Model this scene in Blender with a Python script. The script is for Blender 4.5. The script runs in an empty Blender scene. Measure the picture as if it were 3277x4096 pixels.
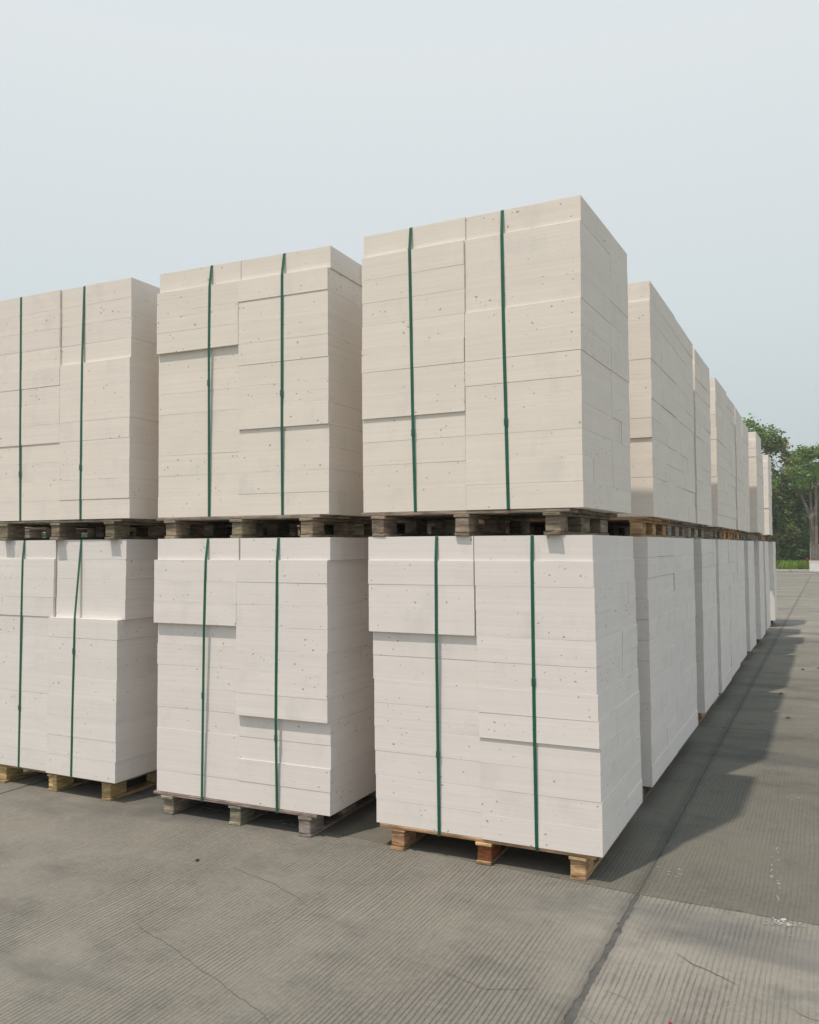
import bpy, bmesh, math, random
import numpy as np
from mathutils import Matrix, Vector, noise
random.seed(11)
rad = math.radians
scene = bpy.context.scene
C = scene.collection

# ------------------------------------------------------------------ camera
yaw, pitch, roll = -0.4536, 0.0394, -0.0045
cam_d = bpy.data.cameras.new('camera')
cam_d.sensor_fit = 'HORIZONTAL'; cam_d.sensor_width = 36.0
cam_d.lens = 36.0 * 3433.76 / 3277.0
cam_d.clip_start = 0.05; cam_d.clip_end = 2000
cam = bpy.data.objects.new('camera', cam_d); C.objects.link(cam)
f = Vector((math.sin(yaw)*math.cos(pitch), math.cos(yaw)*math.cos(pitch), math.sin(pitch)))
r0 = Vector((math.cos(yaw), -math.sin(yaw), 0)); u0 = r0.cross(f)
r = math.cos(roll)*r0 + math.sin(roll)*u0; u = -math.sin(roll)*r0 + math.cos(roll)*u0
cam.matrix_world = Matrix(((r.x, u.x, -f.x, 0.9817), (r.y, u.y, -f.y, -3.9926), (r.z, u.z, -f.z, 1.5764), (0, 0, 0, 1)))
scene.camera = cam

# ------------------------------------------------------------------ world and sun
SUNDIR = Vector((0.54, 1.38, -3.25)).normalized()      # direction the light travels
SUN_EL = math.asin(-SUNDIR.z); SUN_AZ = math.atan2(-SUNDIR.x, -SUNDIR.y)
world = bpy.data.worlds.new('World'); scene.world = world; world.use_nodes = True
nt = world.node_tree; nt.nodes.clear()
N = nt.nodes.new; Lk = nt.links.new
sky = N('ShaderNodeTexSky'); sky.sky_type = 'NISHITA'; sky.sun_disc = False
sky.sun_elevation = SUN_EL; sky.sun_rotation = SUN_AZ % (2*math.pi)
sky.air_density = 1.3; sky.dust_density = 6.0; sky.ozone_density = 1.0
tc = N('ShaderNodeTexCoord'); sep = N('ShaderNodeSeparateXYZ'); Lk(tc.outputs['Generated'], sep.inputs[0])
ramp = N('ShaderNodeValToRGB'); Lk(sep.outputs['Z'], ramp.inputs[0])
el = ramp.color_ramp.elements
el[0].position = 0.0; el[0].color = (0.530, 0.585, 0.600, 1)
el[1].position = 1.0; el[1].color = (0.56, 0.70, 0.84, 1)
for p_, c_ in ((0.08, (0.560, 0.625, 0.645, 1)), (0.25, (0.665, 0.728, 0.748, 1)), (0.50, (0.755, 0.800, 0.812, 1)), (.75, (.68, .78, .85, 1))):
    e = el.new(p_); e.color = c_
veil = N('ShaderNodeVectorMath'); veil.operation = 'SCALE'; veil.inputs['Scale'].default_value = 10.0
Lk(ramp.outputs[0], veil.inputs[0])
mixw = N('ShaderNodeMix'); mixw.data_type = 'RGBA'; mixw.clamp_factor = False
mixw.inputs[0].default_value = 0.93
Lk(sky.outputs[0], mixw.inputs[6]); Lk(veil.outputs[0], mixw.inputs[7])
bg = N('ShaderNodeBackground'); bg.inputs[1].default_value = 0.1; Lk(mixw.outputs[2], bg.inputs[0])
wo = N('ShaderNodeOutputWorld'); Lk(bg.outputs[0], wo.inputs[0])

sun_d = bpy.data.lights.new('sun', 'SUN'); sun_d.energy = 2.8; sun_d.angle = rad(1.0); sun_d.color = (1.0, 0.89, 0.775)
sun = bpy.data.objects.new('sun', sun_d); C.objects.link(sun)
sun.rotation_euler = SUNDIR.to_track_quat('-Z', 'Y').to_euler(); sun.location = (0, 0, 20)

scene.render.engine = 'CYCLES'
scene.view_settings.view_transform = 'Standard'; scene.view_settings.look = 'None'
scene.view_settings.exposure = 0.06; scene.view_settings.gamma = 1.0
scene.view_settings.use_curve_mapping = False

# ------------------------------------------------------------------ helpers
def link(o, parent=None):
    C.objects.link(o)
    if parent is not None: o.parent = parent
    return o
def tag(o, label=None, cat=None, group=None, kind=None):
    if label: o['label'] = label
    if cat: o['category'] = cat
    if group: o['group'] = group
    if kind: o['kind'] = kind
    return o
def empty(name, loc=(0, 0, 0), rz=0.0):
    o = bpy.data.objects.new(name, None); o.location = loc; o.rotation_euler = (0, 0, rz)
    o.empty_display_size = 0.2
    return link(o)
def mesh_from(name, verts, faces, mat):
    me = bpy.data.meshes.new(name); me.from_pydata(verts, [], faces); me.update()
    if mat: me.materials.append(mat)
    return me
def part(name, me, parent, loc=(0, 0, 0), rot=(0, 0, 0), color=None):
    o = bpy.data.objects.new(name, me); o.location = loc; o.rotation_euler = rot
    if color: o.color = (*color, 1)
    return link(o, parent)

def grid_box(name, w, d, h, mat, b=0.002, nx=0, ny=0, nz=0, tooth=0.0, chip=0.0, seed=0, wob=0.0):
    """box with its lower front left corner at the origin, bevelled edges, optional worn / toothed edges"""
    rnd = random.Random(seed)
    def ax(L, n):
        c = [0.0, b]
        for i in range(1, n+1): c.append(b + (L-2*b)*(i + (rnd.uniform(-.25, .25)))/(n+1))
        return c + [L-b, L]
    X, Y, Z = ax(w, nx), ax(d, ny), ax(h, nz)
    mx, my, mz = len(X)-1, len(Y)-1, len(Z)-1
    idx = {}; V = []; F = []
    def v(i, j, k):
        key = (i, j, k)
        if key in idx: return idx[key]
        p = [X[i], Y[j], Z[k]]
        ex = i in (0, mx); ey = j in (0, my); ez = k in (0, mz); n = ex+ey+ez
        if n >= 2:
            a = b*0.45
            if n == 2 and ex and ey and tooth: a += tooth*(k % 2)*rnd.uniform(.5, 1.2)
            if chip and rnd.random() < 0.045: a += chip*rnd.uniform(.3, 1)
            elif chip: a += rnd.uniform(0, .0005)
            if ex: p[0] += a if i == 0 else -a
            if ey: p[1] += a if j == 0 else -a
            if ez: p[2] += a*.8 if k == 0 else -a*.8
        elif wob:
            q = rnd.uniform(-wob, wob)
            if ex: p[0] += q
            if ey: p[1] += q
        idx[key] = len(V); V.append(p); return idx[key]
    for i in range(mx):
        for j in range(my):
            F.append((v(i, j, 0), v(i, j+1, 0), v(i+1, j+1, 0), v(i+1, j, 0)))
            F.append((v(i, j, mz), v(i+1, j, mz), v(i+1, j+1, mz), v(i, j+1, mz)))
    for i in range(mx):
        for k in range(mz):
            F.append((v(i, 0, k), v(i+1, 0, k), v(i+1, 0, k+1), v(i, 0, k+1)))
            F.append((v(i, my, k), v(i, my, k+1), v(i+1, my, k+1), v(i+1, my, k)))
    for j in range(my):
        for k in range(mz):
            F.append((v(0, j, k), v(0, j, k+1), v(0, j+1, k+1), v(0, j+1, k)))
            F.append((v(mx, j, k), v(mx, j+1, k), v(mx, j+1, k+1), v(mx, j, k+1)))
    return mesh_from(name, V, F, mat)

# ------------------------------------------------------------------ materials
def new_mat(name, rough=0.9):
    m = bpy.data.materials.new(name); m.use_nodes = True
    b = m.node_tree.nodes['Principled BSDF']; b.inputs['Roughness'].default_value = rough
    b.inputs['Specular IOR Level'].default_value = 0.25
    return m, m.node_tree, b
def nd(t, kind, **kw):
    n = t.nodes.new(kind)
    for k, v in kw.items(): setattr(n, k, v)
    return n
def noise_n(t, vec, scale, detail=3, rough=.55, dim='3D'):
    n = nd(t, 'ShaderNodeTexNoise'); n.inputs['Scale'].default_value = scale
    n.inputs['Detail'].default_value = detail; n.inputs['Roughness'].default_value = rough
    if vec is not None: t.links.new(vec, n.inputs['Vector'])
    return n
def mapping(t, vec, scale=(1, 1, 1), rot=(0, 0, 0), loc=(0, 0, 0)):
    n = nd(t, 'ShaderNodeMapping'); n.inputs['Scale'].default_value = scale
    n.inputs['Rotation'].default_value = rot; n.inputs['Location'].default_value = loc
    t.links.new(vec, n.inputs[0]); return n
def maprange(t, v, a, b, c=0, d=1, smooth=False):
    n = nd(t, 'ShaderNodeMapRange')
    if smooth: n.interpolation_type = 'SMOOTHSTEP'
    for i, x in zip(('From Min', 'From Max', 'To Min', 'To Max'), (a, b, c, d)): n.inputs[i].default_value = x
    t.links.new(v, n.inputs['Value']); return n
def math_n(t, op, a, b=None):
    n = nd(t, 'ShaderNodeMath', operation=op)
    for i, x in enumerate((a, b)):
        if x is None: continue
        if isinstance(x, (int, float)): n.inputs[i].default_value = x
        else: t.links.new(x, n.inputs[i])
    return n
def mix_c(t, fac, a, b, blend='MIX'):
    n = nd(t, 'ShaderNodeMix', data_type='RGBA', blend_type=blend)
    if isinstance(fac, (int, float)): n.inputs[0].default_value = fac
    else: t.links.new(fac, n.inputs[0])
    for i, x in ((6, a), (7, b)):
        if isinstance(x, tuple): n.inputs[i].default_value = x
        else: t.links.new(x, n.inputs[i])
    return n
def bump(t, h, dist, strength=1.0, normal=None):
    n = nd(t, 'ShaderNodeBump'); n.inputs['Distance'].default_value = dist; n.inputs['Strength'].default_value = strength
    t.links.new(h, n.inputs['Height'])
    if normal is not None: t.links.new(normal, n.inputs['Normal'])
    return n

def mat_block():
    m, t, b = new_mat('aerated_concrete', 0.95)
    b.inputs['Specular IOR Level'].default_value = 0.1
    tc = nd(t, 'ShaderNodeTexCoord'); oi = nd(t, 'ShaderNodeObjectInfo')
    off = nd(t, 'ShaderNodeVectorMath', operation='ADD')
    comb = nd(t, 'ShaderNodeCombineXYZ')
    rr = math_n(t, 'MULTIPLY', oi.outputs['Random'], 37.0); r2 = math_n(t, 'MULTIPLY', oi.outputs['Random'], 91.0)
    t.links.new(rr.outputs[0], comb.inputs[0]); t.links.new(r2.outputs[0], comb.inputs[1]); t.links.new(rr.outputs[0], comb.inputs[2])
    t.links.new(tc.outputs['Object'], off.inputs[0]); t.links.new(comb.outputs[0], off.inputs[1])
    P = off.outputs[0]
    # wire-cut striations running along the block
    st = noise_n(t, mapping(t, P, (.5, .5, 85)).outputs[0], 1.0, 3, .6)
    st2 = noise_n(t, mapping(t, P, (.25, .25, 24)).outputs[0], 1.0, 2, .5)
    blot = noise_n(t, P, 5.0, 4, .6)
    # pores
    vo = nd(t, 'ShaderNodeTexVoronoi'); vo.inputs['Scale'].default_value = 40; vo.inputs['Randomness'].default_value = 1
    pw = noise_n(t, P, 60, 2); 
    wv = nd(t, 'ShaderNodeVectorMath', operation='MULTIPLY_ADD')
    t.links.new(pw.outputs['Color'], wv.inputs[0]); wv.inputs[1].default_value = (.022, .022, .012); t.links.new(P, wv.inputs[2])
    t.links.new(wv.outputs[0], vo.inputs['Vector'])
    sepc = nd(t, 'ShaderNodeSeparateColor'); t.links.new(vo.outputs['Color'], sepc.inputs[0])
    pmask = noise_n(t, P, 2.6, 2, .5); psz = maprange(t, pmask.outputs[0], .36, .60, .45, 1.0)
    sz0 = maprange(t, sepc.outputs[0], .36, 1.0, 0, 1.0); szp = math_n(t, 'POWER', sz0.outputs[0], 1.9)
    szs = math_n(t, 'MULTIPLY', szp.outputs[0], .30); sz = math_n(t, 'MULTIPLY', szs.outputs[0], psz.outputs[0])
    pore = math_n(t, 'SUBTRACT', sz.outputs[0], vo.outputs['Distance'])
    pore = maprange(t, pore.outputs[0], 0.0, 0.08, 0, 1)
    fine = noise_n(t, P, 260, 2, .7)
    base = mix_c(t, maprange(t, blot.outputs[0], .3, .75).outputs[0], (.785, .755, .735, 1), (.82, .79, .77, 1))
    base = mix_c(t, maprange(t, st.outputs[0], .40, .68, 0, .19).outputs[0], base.outputs[2], (.60, .57, .545, 1))
    base = mix_c(t, maprange(t, st2.outputs[0], .45, .7, 0, .14).outputs[0], base.outputs[2], (.66, .64, .62, 1))
    sk = noise_n(t, mapping(t, P, (4, 4, 150)).outputs[0], 1.0, 2, .5); skm = noise_n(t, P, 3.2, 2, .5)
    skf = maprange(t, sk.outputs[0], .64, .72, 0, .28); skg = maprange(t, skm.outputs[0], .5, .62)
    skk = math_n(t, 'MULTIPLY', skf.outputs[0], skg.outputs[0])
    base = mix_c(t, skk.outputs[0], base.outputs[2], (.50, .47, .44, 1))
    # per block tone
    tone = maprange(t, oi.outputs['Random'], 0, 1, .985, 1.01)
    sc = nd(t, 'ShaderNodeVectorMath', operation='SCALE'); t.links.new(base.outputs[2], sc.inputs[0]); t.links.new(tone.outputs[0], sc.inputs['Scale'])
    base = mix_c(t, maprange(t, pore.outputs[0], 0, 1, 0, .75).outputs[0], sc.outputs[0], (.33, .30, .28, 1))
    base = mix_c(t, 1.0, base.outputs[2], oi.outputs['Color'], 'MULTIPLY')
    # rare grey handling smudges
    sm = noise_n(t, mapping(t, P, (3, 3, 1.6)).outputs[0], 1.3, 5, .62)
    base = mix_c(t, maprange(t, sm.outputs[0], .57, .80, 0, .42).outputs[0], base.outputs[2], (.50, .485, .46, 1))
    t.links.new(base.outputs[2], b.inputs['Base Color'])
    h1 = math_n(t, 'MULTIPLY', st.outputs[0], .5); h2 = math_n(t, 'MULTIPLY', fine.outputs[0], .25)
    h = math_n(t, 'ADD', h1.outputs[0], h2.outputs[0]); hp = math_n(t, 'MULTIPLY', pore.outputs[0], -1.6)
    h = math_n(t, 'ADD', h.outputs[0], hp.outputs[0])
    h3 = math_n(t, 'MULTIPLY', st2.outputs[0], .08); h = math_n(t, 'ADD', h.outputs[0], h3.outputs[0])
    bn = bump(t, h.outputs[0], .0016, .55); t.links.new(bn.outputs[0], b.inputs['Normal'])
    return m
M_BLOCK = mat_block()

def mat_wood():
    m, t, b = new_mat('pallet_wood', 0.85)
    tc = nd(t, 'ShaderNodeTexCoord'); oi = nd(t, 'ShaderNodeObjectInfo')
    off = nd(t, 'ShaderNodeVectorMath', operation='ADD'); rr = math_n(t, 'MULTIPLY', oi.outputs['Random'], 50.0)
    t.links.new(tc.outputs['Object'], off.inputs[0]); t.links.new(rr.outputs[0], off.inputs[1])
    g = noise_n(t, mapping(t, off.outputs[0], (9, 9, 60)).outputs[0], 1.0, 4, .6)
    g2 = noise_n(t, off.outputs[0], 14, 4, .65)
    c = mix_c(t, maprange(t, g.outputs[0], .35, .68).outputs[0], (.42, .42, .42, 1), (1.05, 1.05, 1.05, 1))
    c = mix_c(t, maprange(t, g2.outputs[0], .5, .75, 0, .6).outputs[0], c.outputs[2], (.40, .33, .27, 1))
    c = mix_c(t, 1.0, c.outputs[2], oi.outputs['Color'], 'MULTIPLY')
    t.links.new(c.outputs[2], b.inputs['Base Color'])
    bn = bump(t, g.outputs[0], .004, .8); t.links.new(bn.outputs[0], b.inputs['Normal'])
    return m
M_WOOD = mat_wood()

def mat_simple(name, col, rough=.8, var=.15, scale=8):
    m, t, b = new_mat(name, rough)
    tc = nd(t, 'ShaderNodeTexCoord'); n = noise_n(t, tc.outputs['Object'], scale, 4, .6)
    lo = tuple(x*(1-var) for x in col)+(1,); hi = tuple(min(1, x*(1+var)) for x in col)+(1,)
    c = mix_c(t, maprange(t, n.outputs[0], .3, .7).outputs[0], lo, hi)
    t.links.new(c.outputs[2], b.inputs['Base Color']); return m
M_STRAP = mat_simple('green_polyester_strap', (.012, .105, .060), .30, .18, 6)
M_STRAP.node_tree.nodes['Principled BSDF'].inputs['Specular IOR Level'].default_value = .5
M_SEAL = mat_simple('joint_sealer', (.098, .096, .088), .9, .3, 12)
M_CRACK = mat_simple('crack_dirt', (.115, .110, .10), .95, .25, 20)
M_CHALK = mat_simple('chalk_dust', (.50, .50, .485), .95, .1, 30)
M_CHALKF = mat_simple('faint_chalk', (.27, .265, .25), .95, .2, 30)
M_PAINT = mat_simple('worn_white_paint', (.50, .50, .48), .8, .2, 3)
M_KERB = mat_simple('kerb_concrete', (.44, .43, .40), .9, .15, 4)
M_WHITE = mat_simple('white_render', (.72, .71, .69), .85, .06, 3)
M_PANEL = mat_simple('pinkish_panel', (.55, .47, .45), .6, .08, 3)
M_DARK = mat_simple('dark_roof', (.03, .03, .035), .6, .2, 3)
M_EARTH = mat_simple('earth', (.10, .10, .055), .95, .3, .6)
M_BARK = mat_simple('bark', (.19, .165, .135), .95, .4, 5)
M_DEAD = mat_simple('dry_leaf', (.13, .06, .035), .8, .2, 30)
M_RED = mat_simple('red_petal', (.45, .02, .03), .6, .2, 8)

def mat_concrete():
    m, t, b = new_mat('grooved_concrete', 0.9)
    geo = nd(t, 'ShaderNodeNewGeometry'); P = geo.outputs['Position']; oi = nd(t, 'ShaderNodeObjectInfo')
    cs = nd(t, 'ShaderNodeSeparateColor'); t.links.new(oi.outputs['Color'], cs.inputs[0])   # R tint, G groove depth, B greenness
    # tined grooves running away from the camera, 20 mm apart, slightly wandering
    wob = noise_n(t, mapping(t, P, (.8, .45, 1)).outputs[0], 1.0, 3, .5)
    sep = nd(t, 'ShaderNodeSeparateXYZ'); t.links.new(P, sep.inputs[0])
    wsh = math_n(t, 'MULTIPLY', wob.outputs[0], .09)
    xx = math_n(t, 'ADD', sep.outputs[0], wsh.outputs[0])
    jit = noise_n(t, mapping(t, P, (24, 1.5, 1)).outputs[0], 1.0, 1, .5)
    jj = math_n(t, 'MULTIPLY', jit.outputs[0], .022); xx = math_n(t, 'ADD', xx.outputs[0], jj.outputs[0])
    ph = math_n(t, 'MULTIPLY', xx.outputs[0], 2*math.pi/.0205)
    sn = math_n(t, 'SINE', ph.outputs[0])
    grit = noise_n(t, P, 140, 3, .7)
    gbrk = noise_n(t, mapping(t, P, (55, 14, 1)).outputs[0], 1.0, 3, .65); gb2 = math_n(t, 'MULTIPLY', gbrk.outputs[0], 1.6); gsh = math_n(t, 'SUBTRACT', gb2.outputs[0], .8); ga0 = math_n(t, 'MULTIPLY', grit.outputs[0], 1.5); ga = math_n(t, 'ADD', ga0.outputs[0], gsh.outputs[0]); gs = math_n(t, 'ADD', sn.outputs[0], ga.outputs[0])
    gro = maprange(t, gs.outputs[0], 1.05, 1.75, 0, 1, True)
    # wear hides the grooves in places
    wear = noise_n(t, mapping(t, P, (.9, .7, 1)).outputs[0], 1.6, 4, .6)
    wr = maprange(t, wear.outputs[0], .40, .62, 1.0, .25, True)
    gv = math_n(t, 'MULTIPLY', gro.outputs[0], wr.outputs[0]); gv = math_n(t, 'MULTIPLY', gv.outputs[0], cs.outputs[1])
    # colour
    big = noise_n(t, mapping(t, P, (.55, .8, 1)).outputs[0], 1.3, 6, .62)
    sml = noise_n(t, P, 38, 4, .7)
    dirt = noise_n(t, mapping(t, P, (1, 1.3, 1), (0, 0, .6)).outputs[0], 2.4, 6, .68)
    c = mix_c(t, maprange(t, big.outputs[0], .33, .68).outputs[0], (.148, .136, .116, 1), (.250, .229, .194, 1))
    c = mix_c(t, maprange(t, sml.outputs[0], .35, .7, 0, .5).outputs[0], c.outputs[2], (.275, .256, .225, 1))
    c = mix_c(t, maprange(t, dirt.outputs[0], .52, .72, 0, .6).outputs[0], c.outputs[2], (.098, .096, .088, 1))
    sp = noise_n(t, P, 230, 2, .6)
    c = mix_c(t, maprange(t, sp.outputs[0], .56, .70, 0, .55).outputs[0], c.outputs[2], (.36, .34, .30, 1))
    c = mix_c(t, maprange(t, sp.outputs[0], .43, .30, 0, .6).outputs[0], c.outputs[2], (.09, .085, .075, 1))
    # tyre marks sweeping across
    tw = noise_n(t, mapping(t, P, (.35, 1.2, 1), (0, 0, -.35)).outputs[0], 1.0, 5, .55)
    c = mix_c(t, maprange(t, tw.outputs[0], .53, .66, 0, .55, True).outputs[0], c.outputs[2], (.095, .097, .096, 1))
    bx_ = math_n(t, 'SUBTRACT', sep.outputs[0], .165); bx_ = math_n(t, 'ABSOLUTE', bx_.outputs[0])
    bn_ = noise_n(t, P, 9, 4, .6); bn2 = math_n(t, 'MULTIPLY', bn_.outputs[0], .06); bx_ = math_n(t, 'ADD', bx_.outputs[0], bn2.outputs[0])
    c = mix_c(t, maprange(t, bx_.outputs[0], .085, .035, 0, .40, True).outputs[0], c.outputs[2], (.088, .086, .080, 1))
    c = mix_c(t, math_n(t, 'MULTIPLY', gv.outputs[0], .60).outputs[0], c.outputs[2], (.062, .057, .050, 1))
    tint = nd(t, 'ShaderNodeVectorMath', operation='SCALE'); t.links.new(c.outputs[2], tint.inputs[0]); t.links.new(cs.outputs[0], tint.inputs['Scale'])
    gmix = mix_c(t, cs.outputs[2], tint.outputs[0], mix_c(t, 1.0, tint.outputs[0], (.88, .94, .84, 1), 'MULTIPLY').outputs[2])
    t.links.new(gmix.outputs[2], b.inputs['Base Color'])
    hg = math_n(t, 'MULTIPLY', gv.outputs[0], -1.0); hs = math_n(t, 'MULTIPLY', sml.outputs[0], .35)
    hh = math_n(t, 'ADD', hg.outputs[0], hs.outputs[0]); hq = math_n(t, 'MULTIPLY', grit.outputs[0], .5)
    hh = math_n(t, 'ADD', hh.outputs[0], hq.outputs[0])
    bn = bump(t, hh.outputs[0], .0035, .8); t.links.new(bn.outputs[0], b.inputs['Normal'])
    return m
M_CONC = mat_concrete()

def mat_leaf(name, a, b_, c_):
    m, t, b = new_mat(name, .55)
    geo = nd(t, 'ShaderNodeNewGeometry'); oi = nd(t, 'ShaderNodeObjectInfo')
    n = noise_n(t, geo.outputs['Position'], 1.1, 3, .6)
    isl = geo.outputs['Random Per Island']
    c = mix_c(t, maprange(t, n.outputs[0], .35, .65).outputs[0], a+(1,), b_+(1,))
    c = mix_c(t, maprange(t, isl, .55, 1, 0, .8).outputs[0], c.outputs[2], c_+(1,))
    t.links.new(c.outputs[2], b.inputs['Base Color'])
    tr = nd(t, 'ShaderNodeBsdfTranslucent'); t.links.new(c.outputs[2], tr.inputs[0])
    ms = nd(t, 'ShaderNodeMixShader'); ms.inputs[0].default_value = .35
    out = t.nodes['Material Output']
    t.links.new(b.outputs[0], ms.inputs[1]); t.links.new(tr.outputs[0], ms.inputs[2]); t.links.new(ms.outputs[0], out.inputs[0])
    return m
M_LEAF_A = mat_leaf('leaf_green', (.10, .20, .045), (.19, .29, .075), (.36, .43, .17))
M_LEAF_B = mat_leaf('leaf_olive', (.14, .165, .045), (.23, .24, .08), (.34, .33, .17))
M_LEAF_C = mat_leaf('leaf_dark', (.045, .12, .045), (.09, .19, .06), (.22, .34, .11))
M_LEAF_P = mat_leaf('palm_leaf', (.09, .20, .04), (.14, .27, .05), (.22, .34, .09))
M_GRASS = mat_leaf('grass_blade', (.17, .30, .035), (.26, .40, .06), (.40, .46, .12))

# ------------------------------------------------------------------ ground
yard = link(bpy.data.objects.new('ground', mesh_from('ground', [(-500, -300, -.012), (500, -300, -.012), (500, 900, -.012), (-500, 900, -.012)], [(0, 1, 2, 3)], M_EARTH)))
tag(yard, kind='structure')
bed = link(bpy.data.objects.new('concrete_yard', mesh_from('concrete_yard', [(-40, -16, -.0045), (40, -16, -.0045), (40, 50.5, -.0045), (-40, 50.5, -.0045)], [(0, 1, 2, 3)], M_SEAL)))
tag(bed, 'grey tined concrete yard cast in square bays', kind='structure')
XJ = [.175 + 4.0*k for k in range(-6, 6)]
YJ = [3.9*k for k in range(-3, 14)]
def yj(k, x):
    y = YJ[k]
    if k == 3: y += max(0, .175-x)*.072       # the front joint runs a little askew on the left
    return y
def slab_mesh(i, k, near):
    rnd = random.Random(i*100+k)
    x0, x1 = XJ[i], XJ[i+1]
    def edge(p, q, gap_n, wide):
        # points from p to q, pulled in along gap normal
        L = math.dist(p, q); n = max(2, int(L/(.016 if near else 1.3)))
        pts = []
        for s in range(n):
            t_ = s/n; x = p[0]+(q[0]-p[0])*t_; y = p[1]+(q[1]-p[1])*t_
            g = wide(x, y)
            if near:
                kk_ = 1.5 if (gap_n[0] and abs(x-.175) < .1 and y < 0) else .6
                g += kk_*max(0, noise.noise((x*9, y*14, i*3.3+k)))*.009 + kk_*max(0, noise.noise((x*9, y*45, i*5.3+k)))*.007 + (rnd.uniform(.004, .014) if rnd.random() < .04 else 0)
            pts.append((x+gap_n[0]*g, y+gap_n[1]*g))
        return pts
    def wx(x, y):
        g = .010
        if abs(x-.175) < .1: g = .0016 if y > 0 else .0065 + .004*max(0, min(1, (-.2-y)/1.0)) + (.014*max(0, noise.noise((y*6.1, x*40, 2.2))) if y < -.4 else 0)
        return g
    wy = lambda x, y: .0035
    ring = []
    a, b_, c, d = (x0, yj(k, x0)), (x1, yj(k, x1)), (x1, yj(k+1, x1)), (x0, yj(k+1, x0))
    ring += edge(a, b_, (0, 1), wy) + edge(b_, c, (-1, 0), wx) + edge(c, d, (0, -1), wy) + edge(d, a, (1, 0), wx)
    n = len(ring)
    cx = sum(p[0] for p in ring)/n; cy = sum(p[1] for p in ring)/n
    V = []; 
    for p in ring:
        V.append((p[0]+(cx-p[0])*.0014, p[1]+(cy-p[1])*.0014, 0))
    V += [(p[0], p[1], -.003) for p in ring] + [(p[0], p[1], -.15) for p in ring]
    F = [tuple(range(n))]
    for s in range(n):
        s2 = (s+1) % n
        F.append((n+s, n+s2, s2, s)); F.append((2*n+s, 2*n+s2, n+s2, n+s))
    return mesh_from('slab', V, F, M_CONC)
slabs = {}
for i in range(len(XJ)-1):
    for k in range(len(YJ)-1):
        if YJ[k] > 50: continue
        near = (3 <= i <= 6) and (1 <= k <= 4)
        o = part('slab', slab_mesh(i, k, near), bed)
        rr = random.Random(i*31+k*7)
        tint = rr.uniform(.93, 1.05); gr = rr.uniform(.35, .6); green = rr.uniform(.1, .4)
        if k == 2 and i == 6: tint, gr, green = 1.14, .85, 0.0
        if k == 2 and i == 5: tint, gr, green = 1.02, .85, .1
        if k == 2 and i == 4: tint, gr, green = .97, .6, .25
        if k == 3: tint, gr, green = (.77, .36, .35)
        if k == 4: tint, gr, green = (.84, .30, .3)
        if k > 5: tint *= 1.12
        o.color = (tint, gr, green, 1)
        slabs[(i, k)] = o

def ribbon(name, pts, width, mat, parent, z=.0015, rag=.5, seed=0):
    rnd = random.Random(seed); P = []
    for (a, b_) in zip(pts[:-1], pts[1:]):
        n = max(2, int(math.dist(a, b_)/.02))
        for s in range(n):
            t_ = s/n; P.append((a[0]+(b_[0]-a[0])*t_, a[1]+(b_[1]-a[1])*t_))
    P.append(pts[-1]); V = []; F = []
    for s, p in enumerate(P):
        q = P[min(s+1, len(P)-1)]; o_ = P[max(s-1, 0)]
        dx, dy = q[0]-o_[0], q[1]-o_[1]; L = math.hypot(dx, dy) or 1
        nx, ny = -dy/L, dx/L
        w = width*(1+rag*noise.noise((p[0]*25, p[1]*25, seed)))*min(1, .2+min(s, len(P)-1-s)/5)
        off = .012*noise.noise((p[0]*8, p[1]*8, seed+5)) + .004*rnd.uniform(-1, 1)
        V.append((p[0]+nx*(off+w/2), p[1]+ny*(off+w/2), z)); V.append((p[0]+nx*(off-w/2), p[1]+ny*(off-w/2), z))
    for s in range(len(P)-1): F.append((2*s, 2*s+1, 2*s+3, 2*s+2))
    return part(name, mesh_from(name, V, F, mat), parent)
S_L, S_R, S_R2 = slabs[(5, 2)], slabs[(6, 2)], slabs[(6, 3)]
cr = [(S_L, [(-1.68, -1.20), (-1.61, -1.23), (-1.35, -1.32), (-.98, -1.47), (-.76, -1.56), (-.5, -1.72)], .0045),
      (S_L, [(-1.7, -.52), (-1.36, -.62), (-1.15, -.72)], .0045),
      (S_L, [(-.35, -1.02), (-.15, -1.08), (.02, -1.0)], .004),
      (S_R, [(.42, -.50), (.50, -.58), (.60, -.63), (.66, -.66)], .010), (S_R, [(.22, -.90), (.30, -.93), (.36, -.96)], .005),
      (S_R, [(.20, -1.10), (.28, -1.14), (.38, -1.22)], .007), (S_R, [(.72, -.90), (.80, -.94), (.9, -.97)], .005),
      (S_R, [(.83, -.74), (.88, -.79), (1.0, -.83)], .005)]
for q, (s_, pts, w) in enumerate(cr): ribbon('crack', pts, w*.55, M_CRACK, s_, seed=q+1)
def blotch(name, x, y, rx, ry, mat, parent, seed, z=.003, n=22):
    rnd = random.Random(seed); V = [(x, y, z+.002)]
    for s in range(n):
        a = 2*math.pi*s/n; k = rnd.uniform(.45, 1.1)
        V.append((x+math.cos(a)*rx*k, y+math.sin(a)*ry*k, z-.001))
    return part(name, mesh_from(name, V, [(0, s+1, (s+1) % n+1) for s in range(n)], mat), parent)
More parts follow.
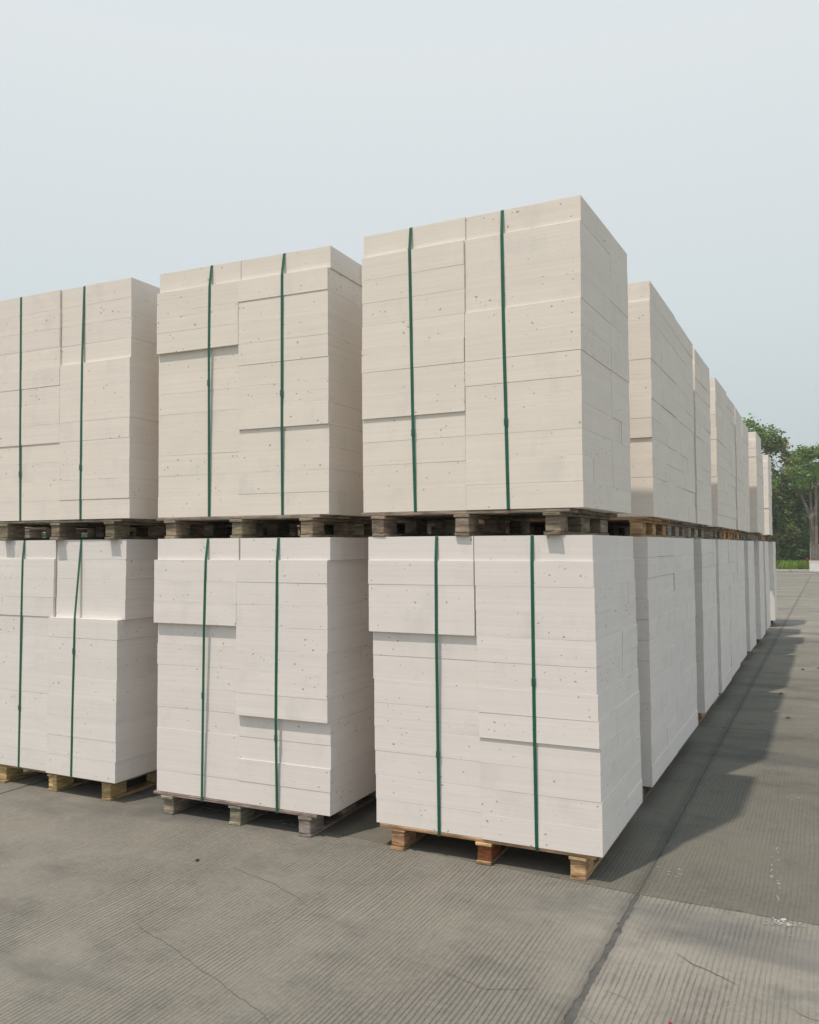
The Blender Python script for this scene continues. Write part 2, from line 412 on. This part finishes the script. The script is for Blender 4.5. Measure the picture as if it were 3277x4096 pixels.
# spilt block dust
dust = empty('chalk_spill', (.77, -.05, 0)); tag(dust, 'spilt white powder crumbs on the slab joint at right', 'powder')
rnd = random.Random(4)
for q in range(26):
    a, rr_ = rnd.uniform(0, 6.28), abs(rnd.gauss(0, .035))
    x, y = math.cos(a)*rr_*1.3, math.sin(a)*rr_*.7
    s = rnd.uniform(.002, .007) if q else .014
    me = grid_box('crumb', s*1.6, s, s*.5, M_CHALK, b=s*.2)
    part('crumb', me, dust, (x, y, .001), (0, 0, rnd.uniform(0, 3)))
for q in range(26):
    a_, r_ = rnd.uniform(0, 6.28), abs(rnd.gauss(0, .05)); blotch('scuff', .77+math.cos(a_)*r_*1.5, -.05+math.sin(a_)*r_*.6 - .008, rnd.uniform(.006, .02), rnd.uniform(.003, .008), M_CHALKF, S_R if math.sin(a_)*r_*.6 < .045 else S_R2, 900+q, n=9)
for q, (x, y, L) in enumerate([(.70, .62, .35), (.715, .80, .25), (.745, .30, .3)]):
    for s in range(9):
        yy = y + rnd.uniform(-L/2, L/2)
        blotch('scuff', x + (yy-y)*-.06 + rnd.uniform(-.008, .008), yy, rnd.uniform(.003, .007), rnd.uniform(.008, .03), M_CHALKF, S_R2, q*20+s, n=9)
for q, (x, y, par) in enumerate([(.02, 7.7, slabs[(6, 4)]), (.30, 8.9, slabs[(6, 5)]), (.75, 1.9, S_R2), (.25, .33, S_R2), (-1.85, .15, S_L), (-1.64, -.12, S_L), (-1.1, -.9, S_L)]):
    for s in range(6):
        blotch('scuff', x+rnd.uniform(-.07, .07), y+rnd.uniform(-.05, .05), rnd.uniform(.004, .016), rnd.uniform(.003, .010), M_CHALKF, par, 300+q*9+s, n=9)
# fallen leaves and chips lying on the yard
for q, (x, y, s, m_, nm, lb, ct) in enumerate([
    (.48, -1.02, .005, M_RED, 'red_scrap', 'tiny red scrap on the grooved concrete in the foreground', 'scrap'),
    (-1.90, -.53, .010, M_DARK, 'dark_pebble', 'small black pebble on the grey concrete before the middle stack', 'pebble'),
    (.62, 4.55, .018, M_DEAD, 'dry_leaf', 'dry brown leaf in the sunlit strip, nearest of the fallen leaves', 'leaf'),
    (.50, 5.9, .018, M_DEAD, 'dry_leaf', 'dry leaf inside the long shadow of the block row', 'leaf'),
    (.66, 7.9, .02, M_DEAD, 'dry_leaf', 'dry leaf at the edge of the shadow, beside another farther off', 'leaf'),
    (.84, 8.1, .02, M_DEAD, 'dry_leaf', 'dry leaf at right on the sunlit concrete, mid distance', 'leaf'),
    (.92, 10.2, .025, M_DEAD, 'dry_leaf', 'dry leaf farthest off at the right edge of the yard view', 'leaf')]):
    bm = bmesh.new(); rn = random.Random(q+70)
    bmesh.ops.create_icosphere(bm, subdivisions=1, radius=s)
    for v in bm.verts:
        v.co.x *= 1.4*rn.uniform(.8, 1.2); v.co.y *= rn.uniform(.6, 1.0); v.co.z = v.co.z*.35 + .15*abs(v.co.x) if nm == 'dry_leaf' else v.co.z*.7
    me = bpy.data.meshes.new(nm); bm.to_mesh(me); bm.free(); me.materials.append(m_)
    o = bpy.data.objects.new(nm, me); o.location = (x, y, s*.45); o.rotation_euler = (0, 0, q*1.3); link(o)
    tag(o, lb, ct, 'dry leaves scattered on the yard' if nm == 'dry_leaf' else None)

# ------------------------------------------------------------------ block stacks
CH = 0.1247      # course height
PH = 0.128       # pallet height
BW = 0.600
_cache = {}
def block_mesh(w, d, hero, var, hgt):
    key = (round(w, 3), round(d, 3), hero, var, round(hgt, 4))
    if key not in _cache:
        if hero: _cache[key] = grid_box('block', w, d, hgt, M_BLOCK, b=.0007, nx=9, ny=3, nz=8, tooth=.0032, chip=.011, seed=hash(key) % 9999, wob=.00002)
        else: _cache[key] = grid_box('block', w, d, hgt, M_BLOCK, b=.0009, seed=var)
    return _cache[key]
_wood = {}
def wood_mesh(name, w, d, h, var=0):
    key = (name, round(w, 3), round(d, 3), round(h, 3), var)
    if key not in _wood: _wood[key] = grid_box(name, w, d, h, M_WOOD, b=.003, nx=2, nz=1, chip=.012, seed=var*17+int(w*1000), wob=.001)
    return _wood[key]
WOODS = {'fresh': (.62, .40, .22), 'grey': (.40, .35, .28), 'yellow': (.62, .45, .23), 'brown': (.30, .22, .14), 'dark': (.20, .17, .13), 'mossy': (.38, .32, .235)}

def make_pallet(root, tone, fx, rnd, w=1.2, d=.97, odd=None, fy=0.):
    """fx: offset of the feet pattern in x (stack local, right edge = 0)"""
    p = bpy.data.objects.new('pallet', None); link(p, root); p.location = (0, fy, 0)
    base = WOODS[tone]
    def col(k=1.0):
        q = rnd.uniform(.75, 1.2)*k
        return tuple(min(.9, c*q*rnd.uniform(.94, 1.06)) for c in base)
    x_l, x_r = -1.165+fx, -.035+fx*.6
    feet_x = (-1.10+fx, -.62+fx, -.15+fx)
    # deck boards, running left to right
    ny = 5; bw = .145; gap = (d-.04-ny*bw)/(ny-1)
    for j in range(ny):
        ww = x_r-x_l+rnd.uniform(-.02, .02)
        part('deck_board', wood_mesh('deck_board', round(ww, 2), bw, .0175, j % 3), p, (x_l+rnd.uniform(-.01, .01), .022+j*(bw+gap), .1095), (0, 0, rnd.uniform(-.004, .004)), col(.9))
    for c, x in enumerate(feet_x):
        part('stringer_board', wood_mesh('stringer_board', .085, d-.04, .0165, c), p, (x-.004, .02+rnd.uniform(-.006, .006), .0925), (0, 0, rnd.uniform(-.006, .006)), col(.95))
        part('bottom_board', wood_mesh('bottom_board', .078, d-.05, .0175, c), p, (x-.001, .022+rnd.uniform(-.008, .004), 0), (0, 0, rnd.uniform(-.008, .008)), col(.95))
        for j, y in enumerate((.028, .40, .79)):
            o = part('foot_block', wood_mesh('foot_block', .074, .14, .0735, (c+j) % 3), p, (x+rnd.uniform(-.004, .004), y+rnd.uniform(-.006, .006), .0183), (0, 0, rnd.uniform(-.05, .05)), col())
            if odd and (c, j) in odd: o.color = (*odd[(c, j)], 1)
    return p

def strap_mesh(name, pts, wd):
    """pts: list of (x, y, z) centre line; ribbon of width wd across x"""
    V = []; F = []; th = .0012
    n = len(pts)
    for s, p in enumerate(pts):
        a = pts[max(s-1, 0)]; b_ = pts[min(s+1, n-1)]
        ty, tz = b_[1]-a[1], b_[2]-a[2]; L = math.hypot(ty, tz) or 1
        ny, nz = tz/L, -ty/L        # outward normal candidate in the y-z plane
        for (sx, st) in ((-1, 0), (1, 0), (1, 1), (-1, 1)):
            V.append((p[0]+sx*wd/2, p[1]-ny*th*st, p[2]-nz*th*st))
    for s in range(n-1):
        for q in range(4):
            F.append((4*s+q, 4*s+(q+1) % 4, 4*s+4+(q+1) % 4, 4*s+4+q))
    F.append((0, 1, 2, 3)); F.append((4*n-4, 4*n-1, 4*n-2, 4*n-3))
    return mesh_from(name, V, F, M_STRAP)

def hull_front(prof, y_start, z_start):
    """lower hull (towards -y) of profile [(z, y)] - the taut strap line"""
    pts = [(z_start, y_start)] + prof; pts.sort(); out = []
    for p in pts:
        while len(out) >= 2:
            (z1, y1), (z2, y2) = out[-2], out[-1]
            if (z2-z1)*(p[1]-y1) - (y2-y1)*(p[0]-z1) <= 0: out.pop()
            else: break
        out.append(p)
    return out

def make_stack(x, y, rz, z0, label, tint=(1, 1, 1), tone='grey', left=None, right=None, hero=False, n=12, d=.97,
               shear=(0, 0), fx=0., straps=((-.85, -.85), (-.33, -.33)), seed=0, cuts=None, sealz=None, odd=None, group=None, toplx=0):
    rnd = random.Random(seed+500)
    root = empty('block_stack', (x, y, z0), rz)
    tag(root, label, 'block stack', group)
    make_pallet(root, tone, fx, rnd, d=d, odd=odd, fy=-.014 if z0 > 1 else 0)
    prof = {0: [], 1: []}
    back = d
    if left is None or right is None:
        def prm():
            a = rnd.choice([3, 4, 8, 9]); o1 = rnd.uniform(0, .012); o2 = rnd.uniform(0, .018)
            return [(o1 if c < a else 0) + (o2 if c == n-1 else 0) for c in range(n)]
        left = left or prm(); right = right or prm()
    runs = []
    k = 0
    while k < n:
        ln = rnd.choice([1, 1, 2, 2, 3, 4]); runs += [(rnd.choice([(.38,), (.57,), (.57,), (.19, .57), (.38, .77), (.57,)]), rnd.uniform(-.004, .004))]*ln; k += ln
    for c in range(n):
        t_ = c/(n-1)
        shx = shear[0]*(1-t_) + shear[1]*t_
        cut, sx = runs[c]
        if cuts: cut = cuts[c]
        for col in (0, 1):
            offs = (left if col == 0 else right)[c]
            dx = 0
            if isinstance(offs, tuple): offs, dx = offs
            fy = offs + rnd.uniform(-.0012, .0012)
            gapm = .0010 + (toplx if c == n-1 else 0)
            w = BW - gapm
            x0 = (-1.2 if col == 0 else -.6) + gapm/2 + shx + sx*.5 + dx + rnd.uniform(-.0015, .0015)
            ys = [0.0] + list(cut if col == 1 else (rnd.choice([.38, .57]),)) + [back]
            for s in range(len(ys)-1):
                a, b_ = ys[s], ys[s+1]
                ya = fy if s == 0 else a + .0008
                var = rnd.randrange(4)
                hgt = CH - rnd.choice(([.0001]*8 + [.0006] if z0 > 1 else [.0001, .0001, .0001, .0003, .0006]) if hero else [.0001, .0003, .0010])
                dd = round((b_ - a) - (.0016 if s else .0008), 3)
                isx = hero and s == 0
                me = block_mesh(round(w, 3), dd - (0 if s else 0), hero and (s == 0 or col == 1), var, hgt)
                jx = rnd.uniform(-.0022, .0022) if (s and col == 1) else 0
                yy = ya
                if s == 0 and len(ys) > 2: pass
                o = part('block', me, root, (x0+jx, yy, PH+.0004+c*CH), (0, 0, rnd.uniform(-.0012, .0012)))
                k_ = rnd.uniform(.985, 1.012)
                o.color = (*[q*k_ for q in tint], 1)
            prof[col] += [(PH+c*CH+.003, fy), (PH+(c+1)*CH-.003, fy)]
    top = PH+n*CH
    for q, (xa, xb) in enumerate(straps):
        hl = hull_front(prof[0 if xa < -.6 else 1], .02, .108)
        pts = []
        for (z, yv) in hl:
            t_ = (z-.1)/(top-.1); pts.append((xa*(1-t_)+xb*t_, yv-.0012, z))
        f0 = (pts[0][0], .35, .106)
        pts = [f0] + pts + [(xb, pts[-1][1]+.004, top+.0015), (xb, back-.004, top+.0015), (xb, back+.003, top-.01), (xa, back+.003, PH), (xa, back-.3, .106)]
        st = part('strap', strap_mesh('strap', pts, .0165), root)
        sz = (sealz[q] if sealz else rnd.uniform(.4, 1.0))
        zz = [(p[2], p[1], p[0]) for p in pts[1:1+len(hl)]]
        yv = min(np.interp(sz, [a[0] for a in zz], [a[1] for a in zz]), 1); xv = np.interp(sz, [a[0] for a in zz], [a[2] for a in zz])
        part('strap_seal', seal_me, st, (xv-.0105, float(yv)-.004, sz))
    return root
seal_me = grid_box('strap_seal', .021, .003, .036, M_STRAP, b=.0006)

def cs_(n, *runs):
    out = []
    for cnt, v in runs: out += [v]*cnt
    assert len(out) == n, len(out); return out
WARM = (1.0, .958, .885); WARM2 = (1.01, .965, .90); WHITE = (.995, .968, .945); COOL = (.985, .965, .945)
ZU = PH + 12*CH + .0008
G1 = 'strapped block stacks on pallets, lower tier'; G2 = 'strapped block stacks on pallets, upper tier'
# near corner, lower
make_stack(0, .014, .0041, 0, 'lower white block stack at the near corner on a reddish-brown pallet', WHITE, 'fresh', hero=True, seed=1, group=G1,
           left=cs_(12, (8, (.022, .004)), (3, (0., -.004)), (1, (.009, -.004))), right=cs_(12, (4, .011), (7, .001), (1, .009)),
           shear=(.013, -.014), fx=0, straps=((-.82, -.82), (-.305, -.312)), sealz=(.5, .9),
           cuts=[(.57,), (.57,), (.38, .77), (.38, .77), (.38,), (.38,), (.57,), (.57, .77), (.57,), (.38, .77), (.38,), (.38,)],
           odd={(1, 0): (.30, .11, .045)})
# near corner, upper
make_stack(-.048, -.025, -.025, ZU, 'tallest-looking cream block stack, upper tier at the near corner', WARM, 'mossy', hero=True, seed=2, group=G2,
           left=cs_(12, (4, .009), (7, .0), (1, .020)), right=cs_(12, (8, .004), (3, .011), (1, .027)),
           fx=-.045, straps=((-.885, -.91), (-.372, -.40)), sealz=(.52, .54),
           cuts=[(.19, .57), (.19, .57), (.57,), (.57, .77), (.57,), (.57,), (.57,), (.57,), (.38, .57), (.57,), (.57,), (.57,)])
# middle, lower
make_stack(-1.448, -.018, .0187, 0, 'lower middle stack on a weathered grey pallet, split open across its top layer', WHITE, 'grey', hero=True, seed=3, group=G1,
           left=cs_(12, (8, (.033, .004)), (3, 0.), (1, (.016, .008))), right=cs_(12, (1, .028), (1, .026), (2, .030), (7, (.0, -.003)), (1, (.013, .012))),
           fx=-.045, straps=((-.85, -.812), (-.335, -.322)), sealz=(.7, .5), toplx=.008)
# middle, upper
make_stack(-1.479, .037, .0294, ZU, 'upper middle cream stack with a chipped ledge in its right column', WARM, 'mossy', hero=True, seed=4, group=G2,
           left=cs_(12, (8, .022), (3, 0.), (1, (.020, .006))), right=cs_(12, (4, .013), (6, .004), (1, 0.), (1, (.022, .006))),
           fx=-.035, straps=((-.815, -.803), (-.302, -.298)), sealz=(.9, .8))
# left, lower
make_stack(-2.953, .017, -.0041, 0, 'lower left stack on a yellow wood pallet, its right column stepping out lower down', COOL, 'yellow', hero=True, seed=5, group=G1,
           left=cs_(12, (8, .004), (3, 0.), (1, .011)), right=cs_(12, (8, (-.022, -.018)), (4, (.016, .006))),
           shear=(-.006, .008), fx=-.03, straps=((-.905, -.885), (-.398, -.37)), sealz=(.5, .9), cuts=[(.57,)]*8+[(.60,)]*4)
# left, upper
make_stack(-2.865, -.025, 0, ZU, 'upper left cream stack cut off by the picture edge', WARM2, 'mossy', hero=True, seed=6, group=G2,
           left=cs_(12, (4, .005), (8, 0.)), right=cs_(12, (8, .0), (4, .014)), shear=(.006, -.006),
           fx=-.06, straps=((-.953, -.968), (-.405, -.405)), sealz=(.42, .44))

ORD = ['second', 'third', 'fourth', 'fifth', 'sixth', 'seventh', 'eighth', 'ninth', 'tenth', 'eleventh']
low_y = [1.30, 2.285, 3.78, 4.90, 5.98, 7.15, 8.50, 10.15, 11.75, 13.75]
low_x = [0., .0, .0, .01, .01, -.01, .0, .03, .01, .04]
for q, (yy, xx) in enumerate(zip(low_y, low_x)):
    make_stack(xx, yy, random.uniform(-.008, .008), 0, 'lower white stack, %s from the near corner along the receding row' % ORD[q] if q < 9 else 'lower white stack at the far end of the receding row',
               random.choice([WHITE, COOL, COOL]), random.choice(['fresh', 'brown', 'grey']), seed=20+q, group=G1, shear=(random.uniform(.0, .012), random.uniform(-.012, 0)))
up_y = [1.50, 2.478, 3.60, 5.02, 6.03, 7.09, 8.35, 9.66, 11.25, 13.30]
up_x = [.0, -.002, -.01, .0, -.015, 0., -.03, .05, -.02, .0]
for q, (yy, xx) in enumerate(zip(up_y, up_x)):
    make_stack(xx, yy, random.uniform(-.010, .010), ZU, ('upper cream stack, %s from the near corner along the receding row' % ORD[q]) if q < 9 else 'upper cream stack at the far end of the receding row, before the trees',
               random.choice([WARM, WARM2]), 'fresh' if q in (0, 4, 5) else random.choice(['brown', 'grey', 'mossy']), seed=40+q, group=G2, n=11 if q == 8 else 12)
# second row behind the middle and left columns, glimpsed through the pallet gaps
for q, (xx, yy, zz, lb) in enumerate([
    (-1.45, 1.35, 0, 'lower stack directly behind the middle stack, only glimpsed under it'),
    (-1.47, 1.38, ZU, 'upper stack directly behind the middle stack, glimpsed past its pallet'),
    (-2.93, 1.33, 0, 'lower stack directly behind the left stack, only glimpsed under it'),
    (-2.90, 1.36, ZU, 'upper stack directly behind the left stack, glimpsed past its pallet'),
    (-1.45, 2.65, 0, 'lower stack in the third row of the middle column, in deep shade'),
    (-1.47, 2.62, ZU, 'upper stack in the third row of the middle column, in deep shade'),
    (-2.93, 2.62, 0, 'lower stack in the third row of the left column, in deep shade'),
    (-2.90, 2.66, ZU, 'upper stack in the third row of the left column, in deep shade'),
    (-4.38, 1.33, 0, 'lower stack diagonally behind the left stack, seen as a dark shape under it'),
    (-4.36, 1.36, ZU, 'upper stack diagonally behind the left stack, seen as a dark shape past its pallet')]):
    make_stack(xx, yy, 0, zz, lb, WHITE if zz == 0 else WARM, 'grey', seed=70+q, group=G1 if zz == 0 else G2)

# ------------------------------------------------------------------ far verge: kerb, line, grass, trees
YK = 50.6
kerb = empty('kerb', (0, YK, 0)); kerb['kind'] = 'structure'
kme = grid_box('kerb_stone', .98, .16, .26, M_KERB, b=.012)
for i in range(-14, 26): part('kerb_stone', kme, kerb, (i*1.0, 0, -.15), (0, 0, 0))
line = link(bpy.data.objects.new('road_line', mesh_from('road_line', [(-14, 46.6, .004), (.35, 46.6, .004), (.35, 46.95, .004), (-14, 46.95, .004)], [(0, 1, 2, 3)], M_PAINT)))
tag(line, kind='structure')
line2 = link(bpy.data.objects.new('road_line', mesh_from('road_line', [(-14, 40.7, .004), (-.35, 40.7, .004), (-.35, 40.82, .004), (-14, 40.82, .004)], [(0, 1, 2, 3)], M_CHALKF)))
tag(line2, kind='structure')
verge = link(bpy.data.objects.new('verge', mesh_from('verge', [(-60, YK+.16, .07), (60, YK+.16, .07), (60, 120, .3), (-60, 120, .3)], [(0, 1, 2, 3)], M_EARTH)))
tag(verge, kind='structure')
rs = np.random.RandomState(3)
def blades(name, n, xr, yr, h0, h1, mat, w=.03):
    x = rs.uniform(*xr, n); y = rs.uniform(*yr, n); h = rs.uniform(h0, h1, n); a = rs.uniform(0, 6.28, n)
    lean = rs.normal(0, .12, (n, 2))
    V = np.zeros((n*4, 3)); 
    dx, dy = np.cos(a)*w, np.sin(a)*w
    V[0::4] = np.c_[x-dx, y-dy, np.full(n, .07)]; V[1::4] = np.c_[x+dx, y+dy, np.full(n, .07)]
    V[2::4] = np.c_[x+dx*.7+lean[:, 0]*.5, y+dy*.7+lean[:, 1]*.5, .07+h*.6]; V[3::4] = np.c_[x+lean[:, 0]*1.3, y+lean[:, 1]*1.3, .07+h]
    i = np.arange(n)*4
    F = np.r_[np.c_[i, i+1, i+2], np.c_[i, i+2, i+3]]
    return mesh_from(name, V.tolist(), F.tolist(), mat)
gr = link(bpy.data.objects.new('grass', blades('grass', 26000, (-12, 14), (YK+.25, YK+4.2), .22, .62, M_GRASS)))
tag(gr, 'tall bright green grass along the far kerb', 'grass', kind='stuff')

def leaf_cloud(name, centers, radii, n_per, size, mat, seed):
    g = np.random.RandomState(seed)
    Vs = []; 
    for (c, rr_) in zip(centers, radii):
        n = int(n_per*rr_*rr_)
        d = g.normal(size=(n, 3)); d /= np.linalg.norm(d, axis=1)[:, None]
        rad_ = rr_*(g.uniform(.35, 1.0, n)**.6)*(1+.22*g.normal(size=n))
        p = np.array(c)+d*rad_[:, None]*np.array([1, 1, .82])
        Vs.append(p)
    P = np.concatenate(Vs); n = len(P)
    a = g.normal(size=(n, 3)); a /= np.linalg.norm(a, axis=1)[:, None]
    b_ = g.normal(size=(n, 3)); b_ -= a*np.sum(a*b_, 1)[:, None]; b_ /= np.linalg.norm(b_, axis=1)[:, None]
    a[:, 2] *= .6
    s = size*g.uniform(.5, 1.3, n)[:, None]
    V = np.zeros((n*4, 3)); V[0::4] = P-a*s; V[1::4] = P+b_*s*.42; V[2::4] = P+a*s; V[3::4] = P-b_*s*.42
    i = np.arange(n)*4
    return mesh_from(name, V.tolist(), np.c_[i, i+1, i+2, i+3].tolist(), mat)

def limb(V, F, a, b_, ra, rb, seg=7):
    a = Vector(a); b_ = Vector(b_); ax = (b_-a).normalized(); t1 = ax.orthogonal().normalized(); t2 = ax.cross(t1)
    base = len(V); n = 4
    for k in range(n+1):
        t_ = k/n; c = a.lerp(b_, t_); q = ra+(rb-ra)*t_
        c = c + t1*noise.noise(c*1.3)*q*.6
        for s in range(seg):
            w = 2*math.pi*s/seg; V.append(tuple(c+(t1*math.cos(w)+t2*math.sin(w))*q))
    for k in range(n):
        for s in range(seg):
            F.append((base+k*seg+s, base+k*seg+(s+1) % seg, base+(k+1)*seg+(s+1) % seg, base+(k+1)*seg+s))

def tree(name, label, x, y, h, spread, mat, seed, trunk_h=None, n_blob=26, fork=None, dens=260, size=.15, zlow=.35, group='trees behind the verge', tr=.16):
    rnd_ = random.Random(seed)
    root = empty(name, (x, y, .1)); tag(root, label, 'tree', group)
    V = []; F = []
    trunk_h = trunk_h or h*.4
    tops = []
    if fork:
        limb(V, F, (0, 0, -.2), fork[0], tr, tr*.85)
        for q in fork[1:]: limb(V, F, fork[0], q, tr*.7, tr*.3); tops.append(q)
    else:
        limb(V, F, (0, 0, -.2), (rnd_.uniform(-.2, .2), 0, trunk_h), tr, tr*.7)
        for q in range(5):
            a = q*1.256+rnd_.uniform(-.4, .4); e_ = (math.cos(a)*spread*.6, math.sin(a)*spread*.6, h*rnd_.uniform(.6, .85))
            limb(V, F, (0, 0, trunk_h*.95), e_, tr*.55, tr*.15, 5)
    part('trunk', mesh_from('trunk', V, F, M_BARK), root)
    cen = []; ra = []
    for q in range(n_blob):
        a = rnd_.uniform(0, 6.28); t_ = rnd_.random()
        z = h*(zlow+(1-zlow)*t_); rmax = spread*math.sin(math.pi*min(.95, .25+.72*t_))**.8
        rr_ = rmax*math.sqrt(rnd_.random()); b_r = rnd_.uniform(.35, .85)*spread/2.6
        cen.append((math.cos(a)*rr_, math.sin(a)*rr_, min(z, h-b_r*.8))); ra.append(b_r)
    part('crown', leaf_cloud('crown', cen, ra, dens, size, mat, seed), root)
    return root
tree('broadleaf_tree', 'tall dark tree whose thin top rises behind the end of the block row', -3.7, 53.5, 9.4, 2.9, M_LEAF_A, 1, n_blob=60)
tree('olive_tree', 'olive tinged bushy tree sloping down beside the end of the block row', -1.9, 54.0, 8.2, 2.0, M_LEAF_B, 2, n_blob=60, zlow=.2)
tree('forked_tree', 'tree with a bare forked trunk beside the white kiosk', .22, 52.0, 7.3, 1.8, M_LEAF_A, 3, fork=((-.1, 0, 2.9), (-.75, 0, 4.7), (.55, .1, 5.2), (-.15, .2, 5.4)), n_blob=34, zlow=.66, tr=.17)
tree('broadleaf_tree', 'broad green tree at the right edge behind the kiosk', 3.0, 54.5, 8.8, 2.8, M_LEAF_A, 4, n_blob=56)
tree('dark_tree', 'dense dark green tree low between the olive tree and the forked tree', -.6, 55.6, 7.4, 2.2, M_LEAF_A, 5, n_blob=80, zlow=.12)
tree('dark_tree', 'dense dark tree rising far behind the kiosk', 1.6, 57.0, 8.0, 2.6, M_LEAF_C, 6, n_blob=80, zlow=.12)
tree('broadleaf_tree', 'green tree hidden by the block row, left of the thin-topped tree', -8.0, 55, 9.0, 3.0, M_LEAF_A, 7, n_blob=50)
tree('broadleaf_tree', 'green tree far right beyond the kiosk', 8.0, 55.5, 9.2, 3.2, M_LEAF_B, 8, n_blob=50)
# understorey
cen = []; ra = []; rn = random.Random(9)
for q in range(210):
    cen.append((rn.uniform(-11, 13), rn.uniform(55.2, 57.8), rn.uniform(.3, 4.6))); ra.append(rn.uniform(.5, .95))
us = link(bpy.data.objects.new('undergrowth', leaf_cloud('undergrowth', cen, ra, 300, .13, M_LEAF_C, 12)))
tag(us, 'dark dense undergrowth beneath the trees behind the grass', 'undergrowth', kind='stuff')
cen = []; ra = []
for q in range(520):
    cen.append((rn.uniform(-120, 30), rn.uniform(60, 64), rn.uniform(.5, 6.2))); ra.append(rn.uniform(1.1, 1.9))
us = link(bpy.data.objects.new('woodland', leaf_cloud('woodland', cen, ra, 90, .32, M_LEAF_C, 13)))
tag(us, 'dark woodland mass behind the single trees', 'woodland', kind='stuff')
# palm: light green fronds in front of the forked tree's crown
palm = empty('palm_tree', (.36, 51.4, .1)); tag(palm, 'light green palm with arching fronds beside the forked tree', 'tree', 'trees behind the verge')
V = []; F = []; limb(V, F, (0, 0, -.2), (.05, 0, 5.3), .09, .07); part('trunk', mesh_from('trunk', V, F, M_BARK), palm)
rn = random.Random(21)
for q in range(20):
    a = q*2.4; up = rn.uniform(.6, 1.9); V = []; F = []; pr = None; L = rn.uniform(1.5, 2.0)
    for s in range(11):
        t_ = s/10; rr_ = L*t_*.8; z = 5.3+up*1.6*t_-1.9*t_*t_
        c = Vector((.05+math.cos(a)*rr_, math.sin(a)*rr_, z)); sd = Vector((-math.sin(a), math.cos(a), 0))
        wl = .34*math.sin(math.pi*min(1, .12+t_*.88))
        for sg in (-1, 1):
            b0 = len(V); V += [tuple(c), tuple(c+Vector((math.cos(a), math.sin(a), 0))*.07), tuple(c+sd*sg*wl+Vector((math.cos(a)*.12, math.sin(a)*.12, -wl*.5)))]
            F.append((b0, b0+1, b0+2))
        if pr is not None:
            b0 = len(V); V += [tuple(pr-sd*.02), tuple(pr+sd*.02), tuple(c+sd*.02), tuple(c-sd*.02)]; F.append((b0, b0+1, b0+2, b0+3))
        pr = c
    part('frond', mesh_from('frond', V, F, M_LEAF_P), palm)
# shrubs at the foot of the trees
for q, (x, y, s, m_, nm, lb) in enumerate([(-2.1, 53.2, .75, M_LEAF_P, 'leafy_shrub', 'bright green leafy shrub at the left edge of the grass strip'),
                                       (-1.1, 54.4, 1.35, M_LEAF_A, 'leafy_shrub', 'broad mid green shrub above the grass under the olive tree'),
                                       (-.2, 53.9, 1.5, M_LEAF_P, 'leafy_shrub', 'tall light green shrub just left of the forked trunk')]):
    sh = link(bpy.data.objects.new(nm, leaf_cloud(nm, [(0, 0, s*.8+.1), (s*.5, .1, s*.6), (-s*.5, 0, s*.65), (.1, 0, s*1.5)], [s*.7, s*.55, s*.5, s*.5], 420, .11, m_, 40+q)))
    sh.location = (x, y, 0); tag(sh, lb, 'shrub')
rb = link(bpy.data.objects.new('red_plant', leaf_cloud('red_plant', [(0, 0, .62), (.12, 0, .50)], [.17, .13], 1500, .05, M_RED, 44)))
rb.location = (-.16, 51.6, .05); tag(rb, 'small red flowering plant in the grass beside the white wall', 'plant')
# hazy air
hz = grid_box('haze', 300, 104, 14.5, None, b=.01); mh = bpy.data.materials.new('haze_air'); mh.use_nodes = True
th = mh.node_tree; th.nodes.clear(); pv = th.nodes.new('ShaderNodeVolumePrincipled'); oh = th.nodes.new('ShaderNodeOutputMaterial')
pv.inputs['Color'].default_value = (.93, .95, .97, 1); pv.inputs['Density'].default_value = .0012
th.links.new(pv.outputs[0], oh.inputs['Volume']); hz.materials.append(mh)
ho = part('haze', hz, None, (-150, -34, -1.2)); tag(ho, 'thin pale haze over the yard', 'haze', kind='stuff')
# low white wall block and kiosk behind the forked tree
wl = empty('white_wall', (-.02, 50.2, 0)); tag(wl, 'low plain white wall block standing before the forked trunk', 'wall')
part('wall_body', grid_box('wall_body', 3.4, .5, .56, M_WHITE, b=.01), wl)
part('wall_cap', grid_box('wall_cap', 3.44, .54, .05, M_WHITE, b=.01), wl, (-.02, -.02, .563))
kx = empty('kiosk', (-.03, 53.0, 0)); tag(kx, 'small white kiosk with a dark flat roof behind the white wall', 'kiosk')
part('wall', grid_box('wall', 3.0, 1.6, 1.52, M_WHITE, b=.01), kx, (0, 0, .07))
for q in range(3):
    pn = part('panel', grid_box('panel', .62, .03, 1.1, M_PANEL, b=.006), kx, (.42+q*.8, -.034, .25))
part('roof', grid_box('roof', 3.3, 1.9, .22, M_DARK, b=.01), kx, (.2, -.15, 1.595))
